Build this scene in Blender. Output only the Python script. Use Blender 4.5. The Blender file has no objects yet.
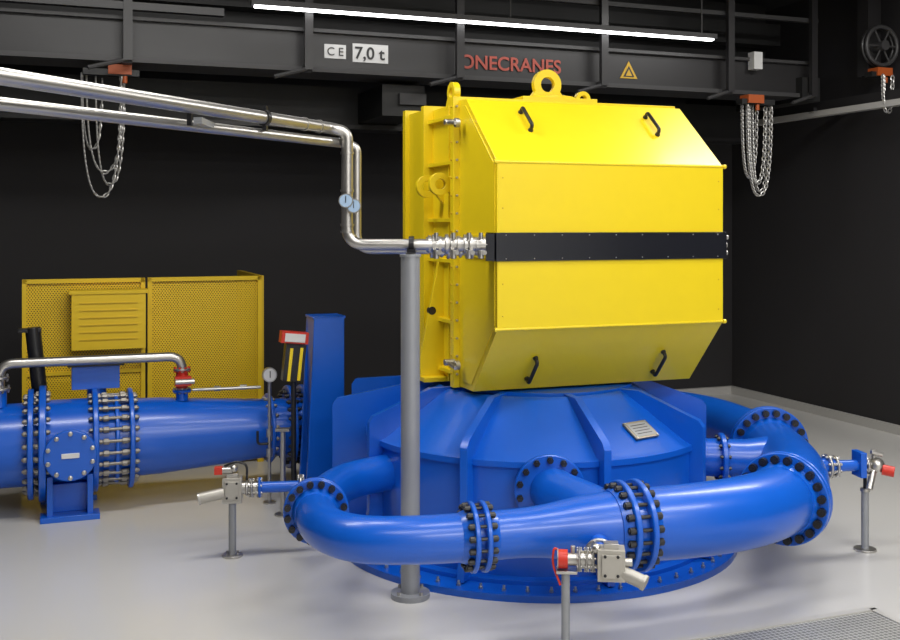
import bpy, bmesh, math, random
from mathutils import Vector, Matrix
random.seed(4)
TH=math.radians(20.7)
sc=bpy.context.scene
try:
    sc.view_settings.view_transform='Standard'
    sc.view_settings.look='None'
except Exception: pass

# ---------------- materials ----------------
def mat(name,col,rough=.4,metal=0,coat=0,noise=0,nscale=8,emis=None,bump=0):
    m=bpy.data.materials.new(name); m.use_nodes=True
    nt=m.node_tree; p=nt.nodes['Principled BSDF']
    p.inputs['Base Color'].default_value=(*col,1)
    p.inputs['Roughness'].default_value=rough
    p.inputs['Metallic'].default_value=metal
    p.inputs['Coat Weight'].default_value=coat
    p.inputs['Coat Roughness'].default_value=.15
    if emis:
        p.inputs['Emission Color'].default_value=(*col,1)
        p.inputs['Emission Strength'].default_value=emis
    if noise or bump:
        tc=nt.nodes.new('ShaderNodeTexCoord')
        n=nt.nodes.new('ShaderNodeTexNoise'); n.inputs['Scale'].default_value=nscale
        n.inputs['Detail'].default_value=5
        nt.links.new(tc.outputs['Object'],n.inputs['Vector'])
        if noise:
            r=nt.nodes.new('ShaderNodeMapRange')
            r.inputs['To Min'].default_value=1-noise; r.inputs['To Max'].default_value=1+noise
            nt.links.new(n.outputs['Fac'],r.inputs['Value'])
            mx=nt.nodes.new('ShaderNodeVectorMath'); mx.operation='SCALE'
            mx.inputs[0].default_value=col
            nt.links.new(r.outputs['Result'],mx.inputs['Scale'])
            nt.links.new(mx.outputs['Vector'],p.inputs['Base Color'])
        if bump:
            b=nt.nodes.new('ShaderNodeBump'); b.inputs['Strength'].default_value=bump
            b.inputs['Distance'].default_value=.003
            nt.links.new(n.outputs['Fac'],b.inputs['Height'])
            nt.links.new(b.outputs['Normal'],p.inputs['Normal'])
    return m
YEL=mat('yellow_paint',(.82,.61,.008),.38,coat=.12,noise=.03)
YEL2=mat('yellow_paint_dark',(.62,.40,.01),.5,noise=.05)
YEL3=mat('fence_yellow',(.74,.50,.01),.5,noise=.05)
BLU=mat('blue_paint',(.002,.098,.55),.32,coat=.25,noise=.05)
BLK=mat('black_paint',(.012,.012,.014),.35)
ZNC=mat('zinc_bolts',(.26,.24,.21),.4,metal=.6)
BAND=mat('black_band',(.010,.011,.016),.22,coat=.3)
STL=mat('stainless_steel',(.50,.485,.46),.34,metal=.92,noise=.05,nscale=30)
CHN=mat('chain_steel',(.50,.49,.47),.4,metal=.7)
GRY=mat('galvanised_grey',(.30,.31,.33),.45,metal=.3,noise=.06)
ALU=mat('cast_aluminium',(.44,.42,.38),.45,metal=.5,noise=.08,nscale=20)
RED=mat('red_paint',(.55,.03,.015),.4)
ORG=mat('orange_hook',(.36,.07,.01),.5)
WHT=mat('white_label',(.68,.68,.68),.5)
CRN=mat('crane_dark_paint',(.019,.018,.019),.42,coat=.1,noise=.1,nscale=3)
CRN2=mat('crane_black',(.007,.007,.007),.5)
CRN3=mat('crane_grey_edge',(.042,.041,.042),.5)
TXR=mat('crane_text_red',(.42,.075,.05),.5)
WALL=mat('charcoal_wall',(.019,.0175,.019),.75,noise=.10,nscale=1.5,bump=.1)
PLAS=mat('light_grey_wall',(.70,.70,.68),.8,noise=.03,nscale=2)
CEI=mat('ceiling_black',(.009,.009,.009),.85,noise=.1)
BASE=mat('baseboard_grey',(.42,.41,.39),.5)
LAMP=mat('led_diffuser',(1,1,1),.5,emis=9)
DIAL=mat('gauge_dial',(.42,.58,.78),.25)
BRS=mat('nameplate_metal',(.32,.29,.23),.35,metal=.7,noise=.15,nscale=40)
TRI=mat('warning_yellow',(.6,.36,.02),.5)

def floor_mat():
    m=mat('epoxy_floor',(.57,.56,.54),.22,coat=.15)
    nt=m.node_tree;p=nt.nodes['Principled BSDF']
    tc=nt.nodes.new('ShaderNodeTexCoord')
    n=nt.nodes.new('ShaderNodeTexNoise');n.inputs['Scale'].default_value=.9;n.inputs['Detail'].default_value=2
    nt.links.new(tc.outputs['Object'],n.inputs['Vector'])
    c=nt.nodes.new('ShaderNodeValToRGB')
    c.color_ramp.elements[0].position=.25;c.color_ramp.elements[0].color=(.565,.555,.535,1)
    c.color_ramp.elements[1].position=.75;c.color_ramp.elements[1].color=(.59,.58,.56,1)
    nt.links.new(n.outputs['Fac'],c.inputs['Fac']);nt.links.new(c.outputs['Color'],p.inputs['Base Color'])
    return m
FLR=floor_mat()
def mesh_mat():
    # expanded-metal sheet: yellow strands with open diamond holes
    m=bpy.data.materials.new('yellow_expanded_metal');m.use_nodes=True
    nt=m.node_tree;p=nt.nodes['Principled BSDF'];out=nt.nodes['Material Output']
    p.inputs['Base Color'].default_value=(.76,.50,.01,1);p.inputs['Roughness'].default_value=.5
    tc=nt.nodes.new('ShaderNodeTexCoord')
    hs=[]
    for ang in (35,-35):
        mp=nt.nodes.new('ShaderNodeMapping');mp.inputs['Rotation'].default_value=(0,math.radians(ang),0)
        w=nt.nodes.new('ShaderNodeTexWave');w.bands_direction='X';w.inputs['Scale'].default_value=17
        nt.links.new(tc.outputs['Object'],mp.inputs['Vector']);nt.links.new(mp.outputs['Vector'],w.inputs['Vector'])
        g=nt.nodes.new('ShaderNodeMath');g.operation='GREATER_THAN';g.inputs[1].default_value=.56
        nt.links.new(w.outputs['Fac'],g.inputs[0]);hs.append(g)
    a=nt.nodes.new('ShaderNodeMath');a.operation='MULTIPLY'
    nt.links.new(hs[0].outputs[0],a.inputs[0]);nt.links.new(hs[1].outputs[0],a.inputs[1])
    t=nt.nodes.new('ShaderNodeBsdfTransparent');mx=nt.nodes.new('ShaderNodeMixShader')
    nt.links.new(a.outputs[0],mx.inputs[0]);nt.links.new(p.outputs[0],mx.inputs[1]);nt.links.new(t.outputs[0],mx.inputs[2])
    nt.links.new(mx.outputs[0],out.inputs['Surface'])
    return m
MESHM=mesh_mat()
def grate_mat():
    m=mat('floor_grating',(.45,.45,.44),.4,metal=.5)
    nt=m.node_tree;p=nt.nodes['Principled BSDF']
    tc=nt.nodes.new('ShaderNodeTexCoord');b=nt.nodes.new('ShaderNodeTexBrick')
    b.offset=0;b.inputs['Scale'].default_value=14;b.inputs['Mortar Size'].default_value=.04
    b.inputs['Brick Width'].default_value=.4;b.inputs['Row Height'].default_value=.4
    b.inputs['Color1'].default_value=(.22,.22,.215,1);b.inputs['Color2'].default_value=(.26,.26,.25,1);b.inputs['Mortar'].default_value=(.65,.65,.63,1)
    nt.links.new(tc.outputs['Object'],b.inputs['Vector']);nt.links.new(b.outputs['Color'],p.inputs['Base Color'])
    return m
GRT=grate_mat()

# ---------------- mesh builder ----------------
class M:
    def __init__(s,name,loc=(0,0,0),rz=0,bevel=0,parent=None):
        s.name=name;s.loc=loc;s.rz=rz;s.bevel=bevel;s.bm=bmesh.new();s.mats=[];s.parent=parent
    def mi(s,m):
        if m not in s.mats:s.mats.append(m)
        return s.mats.index(m)
    def add(s,vs,fs,m):
        i=s.mi(m);bv=[s.bm.verts.new(v) for v in vs]
        for f in fs:
            try:
                fc=s.bm.faces.new([bv[k] for k in f]);fc.material_index=i;fc.smooth=True
            except ValueError: pass
    def box(s,c,sz,m,R=None):
        vs=[]
        for x in(-.5,.5):
            for y in(-.5,.5):
                for z in(-.5,.5):
                    v=Vector((x*sz[0],y*sz[1],z*sz[2]))
                    if R is not None:v=R@v
                    vs.append(v+Vector(c))
        s.add(vs,[(0,1,3,2),(4,6,7,5),(0,4,5,1),(2,3,7,6),(0,2,6,4),(1,5,7,3)],m)
    def bb(s,a,b,m):
        s.box([(a[i]+b[i])/2 for i in range(3)],[abs(b[i]-a[i]) for i in range(3)],m)
    def ring(s,c,d,up,r,seg):
        x=d.cross(up).normalized();y=x.cross(d).normalized()
        return [c+(x*math.cos(2*math.pi*k/seg)+y*math.sin(2*math.pi*k/seg))*r for k in range(seg)]
    def loft(s,rings,m,cap=True,closed=False):
        n=len(rings[0]);vs=[v for r in rings for v in r];fs=[]
        N=len(rings)
        for i in range(N if closed else N-1):
            j=(i+1)%N
            for k in range(n):
                l=(k+1)%n
                fs.append((i*n+k,i*n+l,j*n+l,j*n+k))
        if cap and not closed:
            fs.append(tuple(range(n-1,-1,-1)));fs.append(tuple((N-1)*n+k for k in range(n)))
        s.add(vs,fs,m)
    def cyl(s,a,b,r,m,seg=24,r2=None,cap=True):
        a=Vector(a);b=Vector(b);d=(b-a).normalized()
        up=Vector((0,0,1)) if abs(d.z)<.9 else Vector((1,0,0))
        s.loft([s.ring(a,d,up,r,seg),s.ring(b,d,up,r if r2 is None else r2,seg)],m,cap)
    def rev(s,prof,c,d,m,seg=32,cap=True):
        c=Vector(c);d=Vector(d).normalized();up=Vector((0,0,1)) if abs(d.z)<.9 else Vector((1,0,0))
        s.loft([s.ring(c+d*h,d,up,max(r,.0005),seg) for r,h in prof],m,cap)
    def tube(s,pts,r,m,seg=20,cap=True):
        pts=[Vector(p) for p in pts];n=len(pts)
        rr=r if isinstance(r,(list,tuple)) else [r]*n
        up=None;rings=[]
        for i,p in enumerate(pts):
            d=(pts[min(i+1,n-1)]-pts[max(i-1,0)]).normalized()
            if up is None:
                up=Vector((0,0,1)) if abs(d.z)<.9 else Vector((1,0,0))
            x=d.cross(up).normalized();up=x.cross(d).normalized()
            rings.append([p+(x*math.cos(2*math.pi*k/seg)+up*math.sin(2*math.pi*k/seg))*rr[i] for k in range(seg)])
        s.loft(rings,m,cap)
    def torus(s,c,nrm,R,r,m,seg=28,sg=10):
        c=Vector(c);d=Vector(nrm).normalized();up=Vector((0,0,1)) if abs(d.z)<.9 else Vector((1,0,0))
        x=d.cross(up).normalized();y=x.cross(d).normalized();rings=[]
        for k in range(seg):
            t=2*math.pi*k/seg;e=x*math.cos(t)+y*math.sin(t)
            rings.append([c+e*(R+r*math.cos(2*math.pi*q/sg))+d*r*math.sin(2*math.pi*q/sg) for q in range(sg)])
        s.loft(rings,m,closed=True)
    def prism(s,poly,f0,f1,m):
        n=len(poly);vs=[f0(*p) for p in poly]+[f1(*p) for p in poly]
        fs=[tuple(range(n-1,-1,-1)),tuple(range(n,2*n))]
        for k in range(n):
            l=(k+1)%n;fs.append((k,l,n+l,n+k))
        s.add(vs,fs,m)
    def sph(s,c,r,m):
        pr=[(r*math.sin(math.pi*i/10),-r*math.cos(math.pi*i/10)) for i in range(11)]
        s.rev(pr,c,(0,0,1),m,20)
    def ringplate(s,c,d,R,rin,t,m,seg=32):
        c=Vector(c);d=Vector(d).normalized();up=Vector((0,0,1)) if abs(d.z)<.9 else Vector((1,0,0))
        s.loft([s.ring(c-d*t/2,d,up,rin,seg),s.ring(c-d*t/2,d,up,R,seg),s.ring(c+d*t/2,d,up,R,seg),s.ring(c+d*t/2,d,up,rin,seg)],m,closed=True)
    def flange(s,c,d,R,t,m,nb=12,br=.014,bl=.05,bm=None,rb=.86):
        c=Vector(c);d=Vector(d).normalized()
        s.rev([(R-.006,-t/2),(R,-t/2+.006),(R,t/2-.006),(R-.006,t/2)],c,d,m,40)
        up=Vector((0,0,1)) if abs(d.z)<.9 else Vector((1,0,0))
        x=d.cross(up).normalized();y=x.cross(d).normalized()
        for k in range(nb):
            a=2*math.pi*(k+.5)/nb;q=c+(x*math.cos(a)+y*math.sin(a))*R*rb
            s.cyl(q-d*(t/2+bl),q+d*(t/2+bl),br*.6,bm or BLK,8)
            for sg in(-1,1):
                s.cyl(q+d*sg*(t/2),q+d*sg*(t/2+bl*.75),br,bm or BLK,6)
    def done(s):
        bmesh.ops.recalc_face_normals(s.bm,faces=s.bm.faces)
        me=bpy.data.meshes.new(s.name);s.bm.to_mesh(me);s.bm.free()
        for m in s.mats:me.materials.append(m)
        me.set_sharp_from_angle(angle=math.radians(32))
        o=bpy.data.objects.new(s.name,me);sc.collection.objects.link(o)
        o.location=s.loc;o.rotation_euler=(0,0,s.rz)
        if s.parent:o.parent=s.parent
        if s.bevel:
            b=o.modifiers.new('bevel','BEVEL');b.width=s.bevel;b.segments=2;b.limit_method='ANGLE';b.angle_limit=math.radians(40)
        return o
def fillet(pts,rad,n=8):
    pts=[Vector(p) for p in pts];out=[pts[0]]
    for i in range(1,len(pts)-1):
        a,b,c=pts[i-1],pts[i],pts[i+1]
        d1=(a-b);d2=(c-b);r=min(rad,d1.length*.49,d2.length*.49)
        p0=b+d1.normalized()*r;p2=b+d2.normalized()*r
        for k in range(n+1):
            t=k/n;out.append(p0*(1-t)**2+b*2*t*(1-t)+p2*t*t)
    out.append(pts[-1]);return out
def catmull(P,n=8):
    out=[];N=len(P)
    for i in range(N-1):
        p0=P[max(i-1,0)];p1=P[i];p2=P[i+1];p3=P[min(i+2,N-1)]
        for k in range(n):
            t=k/n
            out.append([.5*((2*b)+(-a+c)*t+(2*a-5*b+4*c-d)*t*t+(-a+3*b-3*c+d)*t**3) for a,b,c,d in zip(p0,p1,p2,p3)])
    out.append(list(P[-1]));return out

# ---------------- room ----------------
A0,A1,B0,B1,H=-1.6,7.95,-3.0,11.05,4.65
def slab(name,a,b,m):
    o=M(name,rz=TH);o.bb(a,b,m);return o.done()
slab('floor',(A0-.2,B0-.2,-.1),(A1+.2,B1+.2,0),FLR)
slab('ceiling',(A0-.2,B0-.2,H),(A1+.2,B1+.2,H+.1),CEI)
slab('wall_back',(A0-.2,B1,0),(A1+.2,B1+.2,H),WALL)
slab('wall_front',(A0-.2,B0-.2,0),(A1+.2,B0,H),PLAS)  # unseen wall behind camera, coloured pale to bounce fill onto the machinery
slab('wall_left',(A0-.2,B0,0),(A0,B1,H),WALL)
slab('wall_right',(A1,B0,0),(A1+.2,B1,H),WALL)
slab('baseboard_right',(A1-.05,B0,0),(A1,B1,.09),BASE)
slab('baseboard_back',(A0,B1-.05,0),(A1-.05,B1,.09),BASE)
slab('baseboard_left',(A0,B0,0),(A0+.05,B1-.05,.09),BASE)
g=M('floor_grating',loc=(2.29,5.70,0),rz=TH)
g.bb((-1.9,-.95,.001),(0,0,.012),GRT)
for y in(-.95,0):g.bb((-1.92,y-.02,.001),(.02,y+.02,.02),BASE)
for x in(-1.9,0):g.bb((x-.02,-.95,.001),(x+.02,0,.02),BASE)
g.done()

# ---------------- generator ----------------
G=M('generator_housing',loc=(1.018,6.48,0),rz=TH,bevel=.006)
W=.79
fx=lambda x:(lambda s_,z:Vector((x,s_,z)))
prof=[(0,1.48),(0,2.475),(.5,2.9),(.62,2.905),(.62,1.06),(.38,1.06)]
G.prism(prof,fx(-W),fx(W),YEL)
for s_,z in((0,2.475),(0,1.48)):
    G.cyl((-W-.004,s_+.004,z),(W+.004,s_+.004,z),.010,YEL,12)
for sgn in(-1,1):
    G.prism([(.03,1.5),(.03,2.46),(.5,2.86),(.55,2.86),(.55,1.1),(.4,1.1)],fx(sgn*W),fx(sgn*(W+.006)),YEL)
for a,b in((.62,.68),(1.2,1.26)):
    G.bb((-.83,a,1.05),(.83,b,2.93),YEL)
G.bb((-.76,.68,1.06),(.76,1.2,2.90),YEL)
for z in(1.12,1.45,1.85,2.12,2.5,2.8):
    G.bb((-.80,.68,z),(.80,1.2,z+.025),YEL)
G.bb((-.78,.84,1.06),(-.74,.86,2.9),YEL)
G.bb((-.77,1.26,1.95),(.77,1.70,2.92),YEL)
G.bb((-.80,1.70,1.93),(.80,1.76,2.95),YEL)
G.bb((-.76,1.26,1.10),(.76,1.54,1.95),YEL)
G.bb((-.79,1.50,1.10),(.79,1.56,1.95),YEL)
for k in range(16):
    z=1.14+k*.115
    for sx in(-1,1):
        G.cyl((sx*.81,.615,z),(sx*.81,.60,z),.008,STL,8)
        G.cyl((sx*.83,.65,z),(sx*.838,.65,z),.007,YEL2,8)
for sx in(-1,1):
    for z in(1.56,1.75,2.2,2.38):
        G.cyl((sx*(W-.035),-.001,z),(sx*(W-.035),-.005,z),.005,YEL2,8)
for s_,x,z in((1.0,-.88,2.36),(.80,-.86,2.37)):
    G.ringplate((x,s_,z),(0,1,0),.075,.036,.04,YEL)
    G.prism([(x+.06,z-.05),(-.74,z-.14),(-.74,z+.075),(x+.06,z+.045)],lambda x,z,s_=s_:Vector((x,s_-.018,z)),lambda x,z,s_=s_:Vector((x,s_+.018,z)),YEL)
s_=1.0
G.prism([(-.74,1.07),(-.93,1.07),(-.93,1.2),(-.80,1.85),(-.74,1.85)],lambda x,z:Vector((x,s_-.015,z)),lambda x,z:Vector((x,s_+.015,z)),YEL)
G.cyl((-.845,s_-.017,1.52),(-.845,s_+.017,1.52),.028,BLK)  # solid black disc standing in for the dark of a hole
G.bb((-.93,.9,1.05),(-.70,1.25,1.08),YEL)
for z in(1.22,2.76):
    G.cyl((-.83,.60,z),(-.90,.60,z),.02,STL,12);G.cyl((-.83,.52,z-.01),(-.86,.52,z-.01),.03,STL,12)
    G.cyl((-.88,.60,z),(-.88,.45,z-.02),.012,STL,10)
G.bb((-.30,.70,2.9),(.26,1.10,2.965),YEL)
G.rev([(.20,0),(.20,.02),(.15,.03)],(-.03,.9,2.96),(0,0,1),YEL,40)
def eye(x,s_,R,d=(0,1,0),zb=2.965,t=.045):
    G.ringplate((x,s_,zb+R*1.05),d,R,R*.5,t,YEL)
    pl=[(-R*1.6,zb-.035),(R*1.6,zb-.035),(R*.9,zb+R*.6),(R*.5,zb+R*.2),(-R*.5,zb+R*.2),(-R*.9,zb+R*.6)]
    if d[1]:G.prism(pl,lambda a,z:Vector((x+a,s_-t/2,z)),lambda a,z:Vector((x+a,s_+t/2,z)),YEL)
    else:G.prism(pl,lambda a,z:Vector((x-t/2,s_+a,z)),lambda a,z:Vector((x+t/2,s_+a,z)),YEL)
eye(-.03,.9,.105);eye(-.74,.85,.07,(1,0,0),2.91);eye(.46,1.3,.06,(0,1,0),2.975)
G.bb((.30,1.22,2.9),(.62,1.40,2.98),YEL)
# black band
G.bb((-W-.012,-.014,1.885),(W+.02,.14,2.055),BAND)
for k in range(9):
    x=-.74+k*.185
    for z in(1.90,2.04):G.cyl((x,-.014,z),(x,-.019,z),.004,STL,8)
G.bb((-W-.02,.14,1.90),(-W,.5,2.04),YEL)
G.cyl((W+.02,.02,2.02),(W+.05,.02,2.02),.015,STL,10);G.cyl((W+.02,.02,1.92),(W+.045,.02,1.92),.015,STL,10)
G.cyl((W+.02,.05,1.97),(W+.06,.05,1.97),.02,STL,10)
for z in(2.475,1.48):
    for sx in(-1,1):G.cyl((sx*W,.0,z),(sx*(W+.02),.0,z),.014,YEL,10)
def handle(x,p,q,n):
    p=Vector((x,*p));q=Vector((x,*q));n=Vector((0,*n)).normalized()*.045
    G.tube(fillet([p,p+n,q+n,q],.025,5),.012,BLK,10)
    for e in(p,q):G.cyl(e,e+n*.25,.017,BLK,12)
for x in(-.457,.457):
    handle(x,(.40,2.815),(.25,2.688),(-.65,.76))
    handle(x,(.18,1.281),(.31,1.137),(-.74,-.67))
G.done()

# ---------------- turbine casing ----------------
C=Vector((.57,7.17,0))
T=M('turbine_casing',loc=C,bevel=.004)
T.rev([(1.345,0.0),(1.345,.04),(1.13,.04)],(0,0,0),(0,0,1),BLU,96)
T.rev([(1.18,.03),(1.18,.065),(1.12,.07),(1.12,.70),(1.14,.70),(1.14,.735),(1.10,.75),(.70,1.01),(.66,1.03),(.64,1.03),(.64,1.0)],(0,0,0),(0,0,1),BLU,96)
T.rev([(.62,.9),(.62,1.045)],(.05,.03,0),(0,0,1),BLU,64)
for k in range(60):
    a=2*math.pi*k/60;x=1.28*math.cos(a);y=1.28*math.sin(a)
    T.cyl((x,y,.04),(x,y,.053),.014,STL,6);T.cyl((x,y,.05),(x,y,.07),.008,STL,8)
def fin(deg,R,zt,zr=1.04,thk=.045):
    a=math.radians(deg);r=Vector((math.sin(a),-math.cos(a),0));n=Vector((math.cos(a),math.sin(a),0))
    poly=[(.55,.05),(R+.05,.05),(R+.04,.10),(R,.3),(R,zt-.04),(R-.03,zt),(.78,zr),(.55,zr)]
    T.prism(poly,lambda q,z:r*q+n*thk/2+Vector((0,0,z)),lambda q,z:r*q-n*thk/2+Vector((0,0,z)),BLU)
for k in range(9):
    fin(16+40*k,1.21,.85 if k in(0,8) else .89)
fin(-90,1.37,.92);fin(-112,1.38,.98)
T.cyl((0,-1.05,.585),(0,-1.17,.585),.16,BLU,40)
T.flange((0,-1.17,.585),(0,-1,0),.205,.04,BLU,14,.02,.03)
a=math.radians(38);rr=Vector((math.sin(a),-math.cos(a),0));nn=Vector((math.cos(a),math.sin(a),0))
sl=Vector((rr.x*.40,rr.y*.40,-.26)).normalized();up=nn.cross(sl).normalized()
if up.z<0:up=-up
R=Matrix((nn,sl,up)).transposed()
pc=rr*.96+Vector((0,0,.841))+up*.010
T.box(pc,(.20,.14,.012),BRS,R)
T.box(pc+up*.004,(.17,.11,.008),GRY,R)
for k in range(4):T.box(pc+up*.009+sl*(-.035+k*.023),(.13,.005,.001),BLK,R)
for sx in(-1,1):
    for sy in(-1,1):
        q=pc+nn*sx*.088+sl*sy*.06;T.cyl(q,q+up*.01,.007,STL,8)
T.done()

# ---------------- spiral distributor ----------------
Z=.54
S=M('distributor_pipe')
P=[(1.45,9.05,Z,.18),(1.75,8.85,Z,.18),(2.05,8.45,Z,.185),(2.20,7.95,Z,.185),(2.25,7.42,Z,.185),(2.22,6.92,Z,.19),(2.11,6.40,Z,.193),(1.91,6.0,Z,.193),(1.64,5.73,Z,.193),(1.31,5.56,Z,.19),(.93,5.45,Z,.185),(.80,5.42,Z,.178),(.66,5.39,Z,.162),(.50,5.355,Z,.135),(.36,5.32,Z,.122),(.135,5.26,Z,.12),(-.20,5.20,Z,.117),(-.47,5.23,Z,.115),(-.65,5.42,Z,.113),(-.73,5.73,Z,.112),(-.71,6.1,Z,.112),(-.60,6.42,Z,.112),(-.35,6.66,Z,.112)]
cp=catmull(P,6)
S.tube([p[:3] for p in cp],[p[3] for p in cp],BLU,36)
def dirat(i):
    return (Vector(P[i+1][:3])-Vector(P[i-1][:3])).normalized()
def fpair(i,R,t,gap,nb,br,bl):
    c=Vector(P[i][:3]);d=dirat(i)
    for sg in(-1,1):
        cc=c+d*sg*(gap/2+t/2)
        S.rev([(R-.005,-t/2),(R,-t/2+.005),(R,t/2-.005),(R-.005,t/2)],cc,d,BLU,48)
        S.rev([(P[i][3]+.02,0),(P[i][3]+.001,.05)],cc+d*sg*t/2,d*sg,BLU,36)
    x=d.cross(Vector((0,0,1))).normalized();y=x.cross(d)
    L=gap/2+t
    for k in range(nb):
        a=2*math.pi*(k+.5)/nb;q=c+(x*math.cos(a)+y*math.sin(a))*R*.87
        S.cyl(q-d*(L+bl),q+d*(L+bl),br*.55,BLK,8)
        for sg in(-1,1):
            S.cyl(q+d*sg*L,q+d*sg*(L+bl*.85),br,BLK,10)
fpair(4,.275,.035,.012,20,.024,.035)
fpair(7,.262,.035,.012,20,.024,.035)
fpair(10,.235,.03,.06,20,.019,.038)
fpair(15,.175,.025,.035,16,.016,.032)
fpair(19,.178,.025,.01,16,.019,.03)
S.tube([(.83,5.40,Z),(.74,5.65,.56),(.62,5.85,.58),(.58,6.02,.585)],[.16,.15,.14,.13],BLU,32)
S.tube([(2.20,7.0,Z),(1.95,6.95,.55),(1.6,7.0,.56)],[.16,.13,.12],BLU,32)
S.flange((1.80,6.96,.555),(1,-.05,0),.165,.035,BLU,12,.013,.02)
S.tube([(-.70,5.95,Z),(-.85,6.45,.50),(-.95,6.60,.43)],.04,BLU,16)
S.tube([(2.1,6.55,.55),(2.3,6.72,.55)],.05,BLU,16)
S.done()

# ---------------- injector valves ----------------
v=M('injector_valve',loc=(-1.38,6.66,0),rz=math.radians(188),bevel=.002);z=.43
v.cyl((-.46,0,z),(-.16,0,z),.035,BLU,20)
v.flange((-.43,0,z),(1,0,0),.075,.02,STL,8,.009,.012,STL)
v.flange((-.17,0,z),(1,0,0),.065,.016,BLU,8,.008,.01,STL)
v.flange((-.12,0,z),(1,0,0),.062,.016,STL,8,.008,.01,STL)
v.cyl((-.16,0,z),(-.05,0,z),.04,STL,20)
v.torus((-.09,0,z),(1,0,0),.042,.009,STL)
v.box((0,0,z),(.12,.10,.15),ALU);v.box((0,0,z+.085),(.07,.07,.03),STL);v.box((0,.055,z),(.085,.02,.11),ALU)
for a in(-.03,.03):
    for b in(-.045,.045):v.cyl((a,.065,z+b),(a,.075,z+b),.008,BLK,6)
v.cyl((.05,.03,z-.02),(.20,.05,z-.045),.035,ALU,20)
v.cyl((.195,.05,z-.044),(.21,.052,z-.047),.039,STL,20)
v.cyl((.0,.02,z+.12),(.07,.02,z+.12),.022,STL,14);v.sph((-.01,.02,z+.13),.026,STL)
v.box((.085,.02,z+.12),(.05,.05,.045),RED)
v.tube(fillet([(.05,.0,z+.14),(-.02,.0,z+.17),(-.09,.0,z+.15),(-.09,0,z+.03)],.03),.008,BLK,8)
v.cyl((0,0,.012),(0,0,z-.07),.024,GRY,18);v.cyl((0,0,0),(0,0,.014),.065,STL,24);v.box((0,0,z-.08),(.12,.08,.015),STL)
for k in range(4):
    a=math.pi/4+k*math.pi/2;v.cyl((.048*math.cos(a),.048*math.sin(a),.012),(.048*math.cos(a),.048*math.sin(a),.026),.007,STL,6)
v.done()
vr=M('injector_valve',loc=(2.68,6.78,0),rz=math.radians(8),bevel=.002)
z=.55
vr.flange((-.26,0,z),(1,0,0),.08,.02,STL,8,.01,.015,STL);vr.flange((-.21,0,z),(1,0,0),.07,.02,STL,8,.01,.015,STL)
vr.cyl((-.38,0,z),(-.21,0,z),.05,BLU,20);vr.cyl((-.21,0,z),(-.06,0,z),.036,BLU,20)
vr.box((-.04,0,z+.01),(.04,.12,.16),BLU);vr.flange((.0,0,z),(1,0,0),.06,.02,STL,8,.009,.012,STL)
vr.cyl((-.02,0,z),(.1,0,z),.035,STL,20);vr.sph((.07,-.02,z),.05,STL)
vr.cyl((.09,-.05,z-.02),(.15,-.09,z-.03),.034,RED,20);vr.cyl((.06,0,z+.03),(.06,0,z+.1),.014,STL,12)
vr.cyl((.03,-.02,z+.09),(.10,-.03,z+.07),.016,STL,12);vr.cyl((.04,-.03,z-.03),(-.01,-.07,z-.14),.022,STL,14)
vr.cyl((0,0,.01),(0,0,z-.16),.024,GRY,18);vr.cyl((0,0,z-.16),(0,0,z-.05),.012,BLK,18);vr.cyl((0,0,z-.17),(0,0,z-.15),.03,STL,18);vr.cyl((0,0,0),(0,0,.014),.07,STL,24)
vr.box((0,0,z-.055),(.1,.09,.012),STL)
vr.done()
vf=M('injector_valve',loc=(.72,5.03,0),rz=math.radians(-6),bevel=.002)
z=.495
vf.cyl((0,.22,z+.02),(0,.02,z+.01),.045,BLU,20)
vf.flange((0,.10,z),(0,1,0),.075,.02,STL,8,.009,.012,STL)
vf.cyl((-.11,0,z),(-.04,0,z),.042,STL,20)
for x in(-.1,-.065,-.035):vf.flange((x,0,z),(1,0,0),.06,.012,STL,8,.007,.008,STL)
vf.cyl((-.16,0,z),(-.10,0,z),.03,STL,16);vf.cyl((-.20,0,z),(-.155,0,z),.045,RED,20);vf.cyl((-.205,0,z),(-.2,0,z),.05,STL,20)
vf.cyl((-.13,0,z+.02),(-.13,0,z+.065),.012,STL,10);vf.sph((-.02,-.02,z+.06),.025,STL)
vf.box((.05,-.01,z-.01),(.13,.10,.15),ALU);vf.box((.05,-.065,z-.01),(.09,.02,.11),ALU);vf.box((.05,-.01,z+.075),(.07,.06,.03),STL)
for a in(-.03,.03):
    for b in(-.05,.04):vf.cyl((.05+a,-.072,z+b),(.05+a,-.082,z+b),.008,BLK,6)
vf.cyl((.08,-.02,z-.04),(.20,-.06,z-.08),.034,ALU,20);vf.cyl((.195,-.058,z-.078),(.21,-.064,z-.084),.038,ALU,20)
vf.cyl((.11,-.02,z+.0),(.15,-.02,z),.02,STL,14)
vf.box((-.16,0,z-.055),(.1,.08,.014),STL)
vf.cyl((-.165,0,.01),(-.165,0,z-.06),.021,GRY,18);vf.cyl((-.165,0,0),(-.165,0,.014),.07,STL,24)
vf.tube(fillet([(-.18,0,z+.02),(-.22,0,z+.06),(-.23,-.01,z-.02),(-.19,-.02,z-.12)],.04),.006,RED,8)
vf.done()

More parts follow.
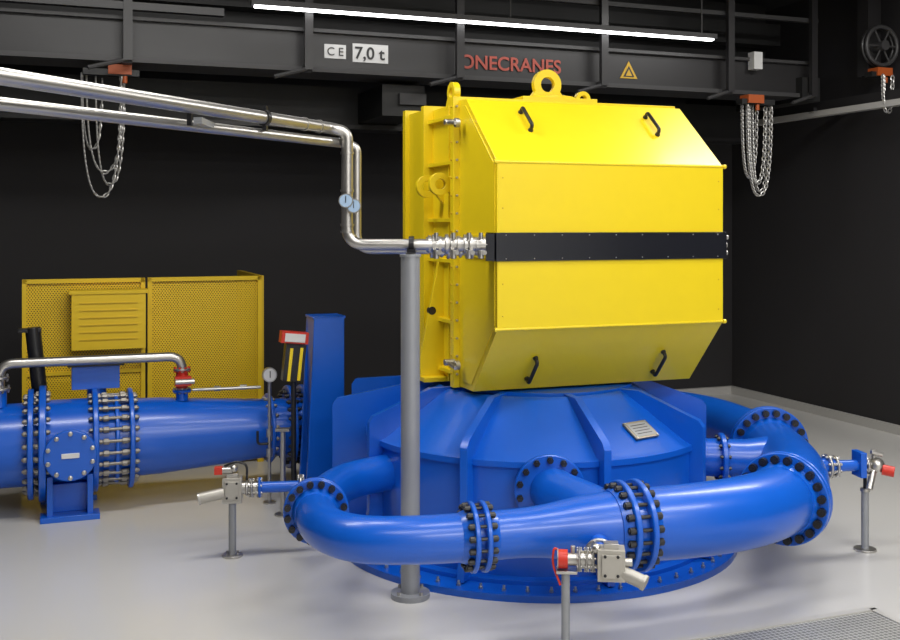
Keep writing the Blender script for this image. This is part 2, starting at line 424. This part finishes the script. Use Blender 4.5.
# ---------------- stainless pipework ----------------
S2=M('stainless_cooling_pipe')
zA=2.663;zB=2.582
pa=fillet([(-2.52,2.24,zA),(-.70,6.10,zA),(-.60,6.13,zA-.02),(-.60,6.13,1.985),(-.20,6.13,1.985),(.02,6.17,1.985)],.11,10)
S2.tube(pa,.034,STL,24)
pb=fillet([(-2.67,2.64,zB),(-.62,6.22,zB),(-.555,6.24,zB-.02),(-.555,6.24,1.955),(-.20,6.22,1.955),(.10,6.26,1.955)],.10,10)
S2.tube(pb,.028,STL,24)
def band(c,d,r,w=.03,m=STL):
    c=Vector(c);d=Vector(d).normalized();S2.cyl(c-d*w/2,c+d*w/2,r,m,20)
dA=Vector((1.82,3.86,0)).normalized()
q0=Vector((-2.52,2.24,zA))
for t in(4.0,4.15):
    band(q0+dA*t,dA,.039,.015)
for z in(2.52,2.30,2.10,2.06):band((-.60,6.13,z),(0,0,1),.04,.014)
p=q0+dA*3.05
S2.box(p+Vector((.03,.12,-.07)),(.04,.34,.03),GRY);S2.box(p+Vector((-.02,.0,-.05)),(.02,.03,.08),BLK)
p=q0+dA*3.62
band(p,dA,.042,.025,BLK);S2.box(p+Vector((.0,.03,.0)),(.02,.06,.13),BLK)
for z,y in((2.24,-.04),(2.21,-.03)):
    x=-.60+(.0 if z>2.22 else .045)
    S2.cyl((x,6.13,z),(x,6.13+y-.02,z),.012,STL,10)
    S2.cyl((x,6.13+y-.02,z),(x,6.13+y-.045,z),.042,STL,24);S2.cyl((x,6.13+y-.045,z),(x,6.13+y-.047,z),.036,DIAL,24)
    S2.box((x,6.13+y-.049,z+.008),(.004,.003,.04),BLK)
band((-.225,6.13,1.985),(1,0,0),.05,.03,BLK);S2.box((-.225,6.15,1.95),(.05,.16,.02),BLK)
for x,r in((-.12,.055),(-.095,.06),(-.06,.05),(-.02,.062),(.01,.062),(.05,.052),(.09,.06),(.12,.06),(.16,.045)):
    band((x,6.17,1.985),(1,.08,0),r,.018)
    band((x+.01,6.24,1.95),(1,.08,0),r*.85,.016)
S2.cyl((-.14,6.17,1.985),(.22,6.19,1.985),.045,STL,20)
S2.cyl((-.10,6.23,1.955),(.22,6.26,1.955),.038,STL,20)
for x in(-.08,.02,.11,.18):
    band((x,6.11,2.035),(0,0,1),.013,.04);band((x+.02,6.105,1.94),(0,1,0),.014,.05);band((x,6.11,1.93),(0,0,1),.018,.05)
S2.box((.235,6.20,1.97),(.05,.11,.16),BAND)
S2.done()
co=M('pipe_support_column')
co.cyl((-.224,5.93,.0),(-.224,5.93,.03),.11,GRY,32)
co.cyl((-.224,5.93,.02),(-.224,5.93,1.92),.054,GRY,32)
co.cyl((-.224,5.93,1.92),(-.224,5.93,1.935),.06,GRY,32)
co.box((-.224,6.02,1.93),(.05,.22,.02),BLK)
for k in range(4):
    a=math.pi/4+k*math.pi/2;co.cyl((-.224+.088*math.cos(a),5.93+.088*math.sin(a),.03),(-.224+.088*math.cos(a),5.93+.088*math.sin(a),.05),.011,STL,6)
co.done()

# ---------------- penstock ----------------
Pn=M('penstock_pipe',loc=(-1.93,8.1,.5),rz=TH,bevel=.003)
Pn.rev([(.30,-2.64),(.30,-1.12)],(0,0,0),(1,0,0),BLU,48)
Pn.rev([(.29,-.54),(.285,-.3),(.225,.53),(.22,.78)],(0,0,0),(1,0,0),BLU,48)
Pn.flange((.53,0,0),(1,0,0),.27,.03,BLU,16,.016,.03,ZNC)
Pn.flange((.69,0,0),(1,0,0),.325,.035,BLU,24,.018,.035,BLK)
Pn.flange((.80,0,0),(1,0,0),.325,.035,BLU,24,.018,.035,BLK)
Pn.tube(fillet([(.78,0,0),(1.6,0,0),(2.6,.45,0),(3.4,-.25,.0)],.5,10),.19,BLU,32)
Pn.box((1.6,0,-.34),(.16,.3,.32),BLU)
Pn.done()
V=M('butterfly_valve',loc=(-1.93,8.1,.5),rz=TH,bevel=.003)
V.flange((-1.13,0,0),(1,0,0),.42,.05,BLU,24,.02,.03,ZNC)
V.flange((-1.21,0,0),(1,0,0),.40,.04,BLU,24,.02,.035,ZNC)
V.cyl((-1.12,0,0),(-.76,0,0),.31,BLU,48)
V.flange((-.77,0,0),(1,0,0),.38,.04,BLU,24,.018,.03,ZNC)
V.cyl((-.76,0,0),(-.53,0,0),.30,BLU,48)
V.flange((-.62,0,0),(1,0,0),.33,.03,BLU,24,.018,.02,ZNC)
V.flange((-.518,0,0),(1,0,0),.37,.035,BLU,24,.02,.035,ZNC)
for k in range(24):
    a=2*math.pi*(k+.5)/24;y=.325*math.cos(a);z=.325*math.sin(a)
    V.cyl((-.77,y,z),(-.50,y,z),.013,ZNC,8)
    for x in(-.70,-.57):V.cyl((x-.02,y,z),(x+.02,y,z),.024,ZNC,6)
V.cyl((-.945,-.2,-.02),(-.945,-.40,-.02),.14,BLU,32)
V.flange((-.945,-.41,-.02),(0,1,0),.18,.035,BLU,10,.018,.018,STL)
V.box((-.945,-.43,-.02),(.12,.012,.035),WHT)
V.cyl((-.945,.2,-.02),(-.945,.40,-.02),.14,BLU,32)
for sy in(-1,1):
    V.box((-.945,sy*.28,-.48),(.40,.16,.04),BLU)
    for x in(-1.08,-.81):V.box((x,sy*.27,-.33),(.04,.12,.30),BLU)
V.box((-.945,0,-.36),(.30,.44,.20),BLU)
V.cyl((-.75,.1,.28),(-.75,.1,.40),.07,BLU,20)
V.box((-.76,.12,.46),(.34,.22,.17),BLU);V.box((-.76,.12,.56),(.4,.28,.025),BLK)
V.cyl((-1.14,.12,.25),(-1.20,.12,.84),.055,BLK,20);V.box((-1.22,.12,.82),(.16,.08,.03),BLK)
V.done()
by=M('bypass_pipe',loc=(-1.93,8.1,.5),rz=TH)
by.tube(fillet([(-1.42,-.05,.31),(-1.42,-.05,.60),(-.14,-.05,.60),(-.14,-.05,.32)],.10,10),.035,STL,20)
by.flange((-1.42,-.05,.42),(0,0,1),.075,.02,STL,8,.01,.015,STL);by.flange((-1.42,-.05,.50),(0,0,1),.065,.02,STL,8,.01,.015,STL)
by.cyl((-1.42,-.05,.29),(-1.42,-.05,.42),.05,BLU,16);by.box((-1.46,-.08,.38),(.08,.07,.07),RED)
by.flange((-.14,-.05,.50),(0,0,1),.065,.02,STL,8,.01,.01,RED)
by.cyl((-.14,-.05,.36),(-.14,-.05,.48),.045,RED,20);by.box((-.14,-.12,.42),(.12,.06,.07),RED);by.cyl((-.20,-.15,.42),(-.06,-.15,.42),.02,STL,10)
by.flange((-.14,-.05,.34),(0,0,1),.07,.02,BLU,8,.01,.01,STL);by.cyl((-.14,-.05,.265),(-.14,-.05,.34),.045,BLU,16)
by.tube([(-.06,-.05,.34),(.45,-.10,.34)],.012,STL,10)
for x in(.1,.3):by.cyl((x,-.05,.34),(x+.05,-.055,.34),.02,STL,10)
by.done()
pg=M('pressure_gauge',loc=(-1.93,8.1,.0),rz=TH)
pg.cyl((.47,-.36,0),(.47,-.36,.93),.013,STL,10);pg.cyl((.47,-.36,0),(.47,-.36,.012),.05,STL,20)
pg.cyl((.47,-.34,.97),(.47,-.38,.97),.055,STL,28);pg.cyl((.47,-.38,.97),(.47,-.383,.97),.047,WHT,28)
pg.box((.47,-.385,.975),(.006,.004,.05),BLK)
for z in(.5,.35):pg.cyl((.47,-.36,z),(.47,-.36,z+.06),.025,STL,12)
pg.tube(fillet([(.47,-.36,.45),(.38,-.36,.45),(.38,-.36,.55)],.03),.01,BLK,8)
pg.done()
st=M('pipe_stand',loc=(-1.21,7.6,0))
st.cyl((0,0,0),(0,0,.012),.06,STL,20);st.cyl((0,0,.01),(0,0,.62),.02,STL,14);st.box((0,0,.62),(.1,.06,.02),STL)
st.done()
sp=M('steel_support_column',loc=(-.94,7.95,0),rz=TH,bevel=.005)
pl=[(-.19,0),(-.16,.5),(-.12,1.42),(.11,1.42),(.11,0)]
sp.prism(pl,lambda x,z:Vector((x,-.13,z)),lambda x,z:Vector((x,-.10,z)),BLU)
sp.prism(pl,lambda x,z:Vector((x,.10,z)),lambda x,z:Vector((x,.13,z)),BLU)
sp.bb((-.12,-.11,0),(-.09,.11,1.40),BLU);sp.bb((-.13,-.13,1.40),(.12,.13,1.42),BLU);sp.bb((-.2,-.18,0),(.16,.18,.03),BLU)
sp.done()
li=M('level_indicator',loc=(-1.15,7.72,0),rz=TH)
li.cyl((0,0,0),(0,0,.95),.02,BLK,12);li.cyl((0,0,0),(0,0,.02),.05,BLK,16)
RT=Matrix.Rotation(math.radians(6),3,'Y')
li.box((0,0,1.09),(.15,.08,.27),BLK,RT)
for x in(-.035,.04):li.box((x,-.042,1.08),(.022,.01,.24),YEL,RT)
li.box((0,-.01,1.275),(.20,.09,.085),RED,RT);li.box((0,-.058,1.275),(.15,.01,.06),WHT,RT)
li.done()

# ---------------- fence ----------------
F=M('safety_fence',rz=TH)
b=9.33
for a0,a1 in((-.24,.735),(.755,1.73)):
    F.bb((a0,b-.003,.1),(a1,b+.003,1.63),MESHM)
    for x in(a0,a1-.035):F.bb((x,b-.025,0),(x+.035,b+.02,1.65),YEL3)
    for z in(.08,1.615):F.bb((a0,b-.025,z),(a1,b+.02,z+.035),YEL3)
F.bb((-.24,b-.02,.85),(.735,b+.015,.88),YEL3)
F.bb((.14,b-.20,1.07),(.725,b-.03,1.555),YEL3)
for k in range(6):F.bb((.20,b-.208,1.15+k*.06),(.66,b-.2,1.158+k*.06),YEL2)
F.bb((.12,b-.21,1.53),(.745,b-.03,1.56),YEL3)
F.bb((1.71,b-.02,0),(1.75,b+1.2,1.65),YEL2)
F.done()

# ---------------- crane ----------------
K=M('overhead_crane',rz=TH)
b=8.79;AL=A0+.03
K.bb((AL,b,3.44),(7.3,b+.35,3.74),CRN)
K.bb((AL,b-.06,3.40),(7.3,b+.41,3.44),CRN3)
K.bb((AL,b-.05,3.74),(7.3,b+.40,3.77),CRN3)
K.bb((AL,b+.5,4.02),(7.3,b+.7,4.25),CRN2)
K.bb((AL,b-.10,4.16),(7.3,b-.04,4.2),CRN3)
K.bb((AL,b-.16,3.80),(1.3,b-.08,3.86),CRN)
K.bb((AL,b+.75,3.78),(7.3,b+.95,4.5),CRN2)
for a in(.55,2.0,3.36,4.80,6.2,7.2):
    K.bb((a-.035,b-.17,3.40),(a+.035,b-.12,4.6),CRN)
    K.prism([(b-.17,3.44),(b-.12,3.38),(b+.02,3.38),(b+.02,3.44)],lambda y,z,a=a:Vector((a-.035,y,z)),lambda y,z,a=a:Vector((a+.035,y,z)),CRN3)
    K.tube([(a,b-.14,3.41),(a-.3,b-.2,3.32)],.018,CRN3,8)
K.bb((AL,b+1.0,3.05),(7.3,b+1.25,3.42),CRN2);K.bb((AL,b+.95,3.02),(7.3,b+1.3,3.06),CRN)
K.bb((AL,b+1.0,3.62),(7.3,b+1.25,4.0),CRN2)
for a in(AL,7.1):K.bb((a,b-.1,3.36),(a+.22,b+2.0,3.6),CRN2)
K.bb((2.75,b+.2,3.08),(3.15,b+1.1,3.36),CRN2);K.bb((2.9,b+.15,3.18),(3.15,b+.5,3.28),CRN3)
K.bb((2.42,b-.008,3.51),(2.74,b,3.67),WHT);K.bb((2.17,b-.008,3.53),(2.36,b,3.65),WHT)
K.prism([(5.05,3.50),(5.24,3.50),(5.145,3.665)],lambda x,z:Vector((x,b-.008,z)),lambda x,z:Vector((x,b,z)),TRI)
K.prism([(5.085,3.515),(5.205,3.515),(5.145,3.62)],lambda x,z:Vector((x,b-.010,z)),lambda x,z:Vector((x,b-.006,z)),BLK)
K.prism([(5.11,3.525),(5.18,3.525),(5.145,3.59)],lambda x,z:Vector((x,b-.012,z)),lambda x,z:Vector((x,b-.008,z)),TRI)
K.bb((6.50,b-.12,3.65),(6.60,b-.02,3.82),WHT)
kr=K.done()
def text(body,x,z,size,m,y=8.79-.012,bold=.0):
    c=bpy.data.curves.new('lettering','FONT');c.body=body;c.size=size;c.extrude=.002;c.offset=bold
    c.materials.append(m);o=bpy.data.objects.new('lettering',c);sc.collection.objects.link(o)
    o.location=(x,y,z);o.rotation_euler=(math.radians(90),0,0);o.parent=kr
text('7,0 t',2.435,3.54,.148,BLK,bold=.002)
text('C E',2.19,3.555,.10,BLK)
text('ONECRANES',3.41,3.51,.174,TXR,bold=.003)
rw=M('crane_runway_rail',rz=TH)
rw.bb((7.5,2,3.24),(7.6,B1-.02,3.30),BASE);rw.bb((7.54,2,3.3),(7.56,B1-.02,3.4),CRN)
for y in(3,5,7,9,10.7):rw.bb((7.5,y,3.28),(A1-.01,y+.08,3.34),CRN)
rw.done()
L=M('linear_light',rz=TH)
L.bb((1.5,8.50,3.885),(5.95,8.58,3.93),CRN3);L.bb((1.53,8.515,3.868),(5.92,8.565,3.885),LAMP)
for a in(1.8,3.8,5.8):L.cyl((a,8.54,3.93),(a,8.54,H),.008,CRN3,8)
L.done()
# chains
def link(m,c,d,side,L=.046,w=.030,r=.0062):
    d=d.normalized();side=(side-d*side.dot(d)).normalized()
    pts=[];n=10
    for k in range(n):
        t=2*math.pi*k/n;pts.append(c+d*math.cos(t)*L*.5*1.15+side*math.sin(t)*w*.5)
    nn=d.cross(side);rings=[]
    for k in range(n):
        e=(pts[k]-c).normalized()
        rings.append([pts[k]+e*r*math.cos(q*math.pi/2.5)+nn*r*math.sin(q*math.pi/2.5) for q in range(5)])
    m.loft(rings,CHN,closed=True)
def chain_set(name,loc,loops,top,hx=0,hook=True):
    m=M(name,loc=loc,rz=TH)
    for (x0,x1,y,zb) in loops:
        pts=[];N=80;hw=(x1-x0)/2;hgt=top-zb
        for k in range(N+1):
            t=k/N*2-1
            x=(x0+x1)/2+hw*math.sin(t*math.pi/2)
            pts.append(Vector((x,y,zb+hgt*abs(t)**2.3)))
        L=.040;out=[pts[0]]
        for q in pts[1:]:
            while (q-out[-1]).length>=L:
                out.append(out[-1]+(q-out[-1]).normalized()*L)
        for i in range(len(out)-1):
            d=out[i+1]-out[i];sd=Vector((0,1,0)) if i%2 else Vector((1,.3,.2)).cross(d)+Vector((.01,0,0))
            link(m,(out[i]+out[i+1])/2,d,sd)
    if hook:
        m.box((hx,0,top+.045),(.18,.14,.08),ORG);m.cyl((hx+.04,-.03,top+.02),(hx+.04,-.03,top-.06),.02,ORG,12)
    m.box(((hx)/2,.0,top+.02),(abs(hx)+.30,.10,.05),CRN2)
    m.done()
chain_set('hand_chain',(-2.78,8.40,0),[(-.16,.14,-.02,2.32),(-.12,.16,.02,2.52),(-.15,.0,.05,2.70),(-.05,.17,.04,2.42)],3.30,.13)
chain_set('hand_chain',(3.0,10.20,0),[(-.15,.13,-.02,2.38),(-.10,.09,.02,2.50),(-.04,.15,.05,2.42),(-.15,.02,.06,2.56)],3.27,-.08)
chain_set('hand_chain',(4.22,10.3,0),[(-.1,.02,-.14,3.18),(-.05,.06,-.1,3.26)],3.55,.0)
w=M('chain_wheel',loc=(4.27,10.38,3.87),rz=TH)
w.torus((0,0,0),(0,1,0),.19,.02,CRN3);w.torus((0,.06,0),(0,1,0),.19,.016,CRN)
for k in range(6):
    a=k*math.pi/3;w.cyl((0,0,0),(.18*math.cos(a),0,.18*math.sin(a)),.01,CRN3,8)
w.cyl((0,-.05,0),(0,.2,0),.05,CRN3,16);w.bb((-.08,.1,-.28),(.08,.25,.76),CRN)
w.done()

# ---------------- lights ----------------
def rf(a,b):return (a*math.cos(TH)-b*math.sin(TH),a*math.sin(TH)+b*math.cos(TH))
def lamp(a,b,E,sx=2.6,sy=.5):
    x,y=rf(a,b)
    h=M('room_and_fill_luminaire',loc=(x,y,H-.001),rz=TH)
    h.bb((-sx/2-.03,-sy/2-.03,-.07),(sx/2+.03,sy/2+.03,0),CRN3);h.bb((-sx/2,-sy/2,-.075),(sx/2,sy/2,-.07),WHT)
    o=h.done()
    l=bpy.data.lights.new('room_and_fill_lamp','AREA');l.shape='RECTANGLE';l.size=sx;l.size_y=sy;l.energy=E;l.color=(1,.98,.95)
    lo=bpy.data.objects.new('room_and_fill_lamp',l);sc.collection.objects.link(lo);lo.parent=o;lo.location=(0,0,-.09)
lamp(1.2,2.0,75,2.6,.8);lamp(4.6,2.0,120,2.6,.8);lamp(.4,6.2,105);lamp(6.2,6.0,120);lamp(3.0,4.4,60);lamp(3.0,-1.4,310,4.5,.8)  # last one is an unseen fill, added to light the pale front wall
wd=bpy.data.worlds.new('World');sc.world=wd;wd.use_nodes=True
wd.node_tree.nodes['Background'].inputs[0].default_value=(.5,.5,.52,1);wd.node_tree.nodes['Background'].inputs[1].default_value=.1

# ---------------- camera ----------------
cd=bpy.data.cameras.new('camera');cam=bpy.data.objects.new('camera',cd);sc.collection.objects.link(cam)
cam.location=(0,0,2.1);cam.rotation_euler=(math.radians(90),0,0)
cd.sensor_width=36;cd.lens=36*1050/900;cd.shift_y=-95/900;cd.clip_start=.05
sc.camera=cam
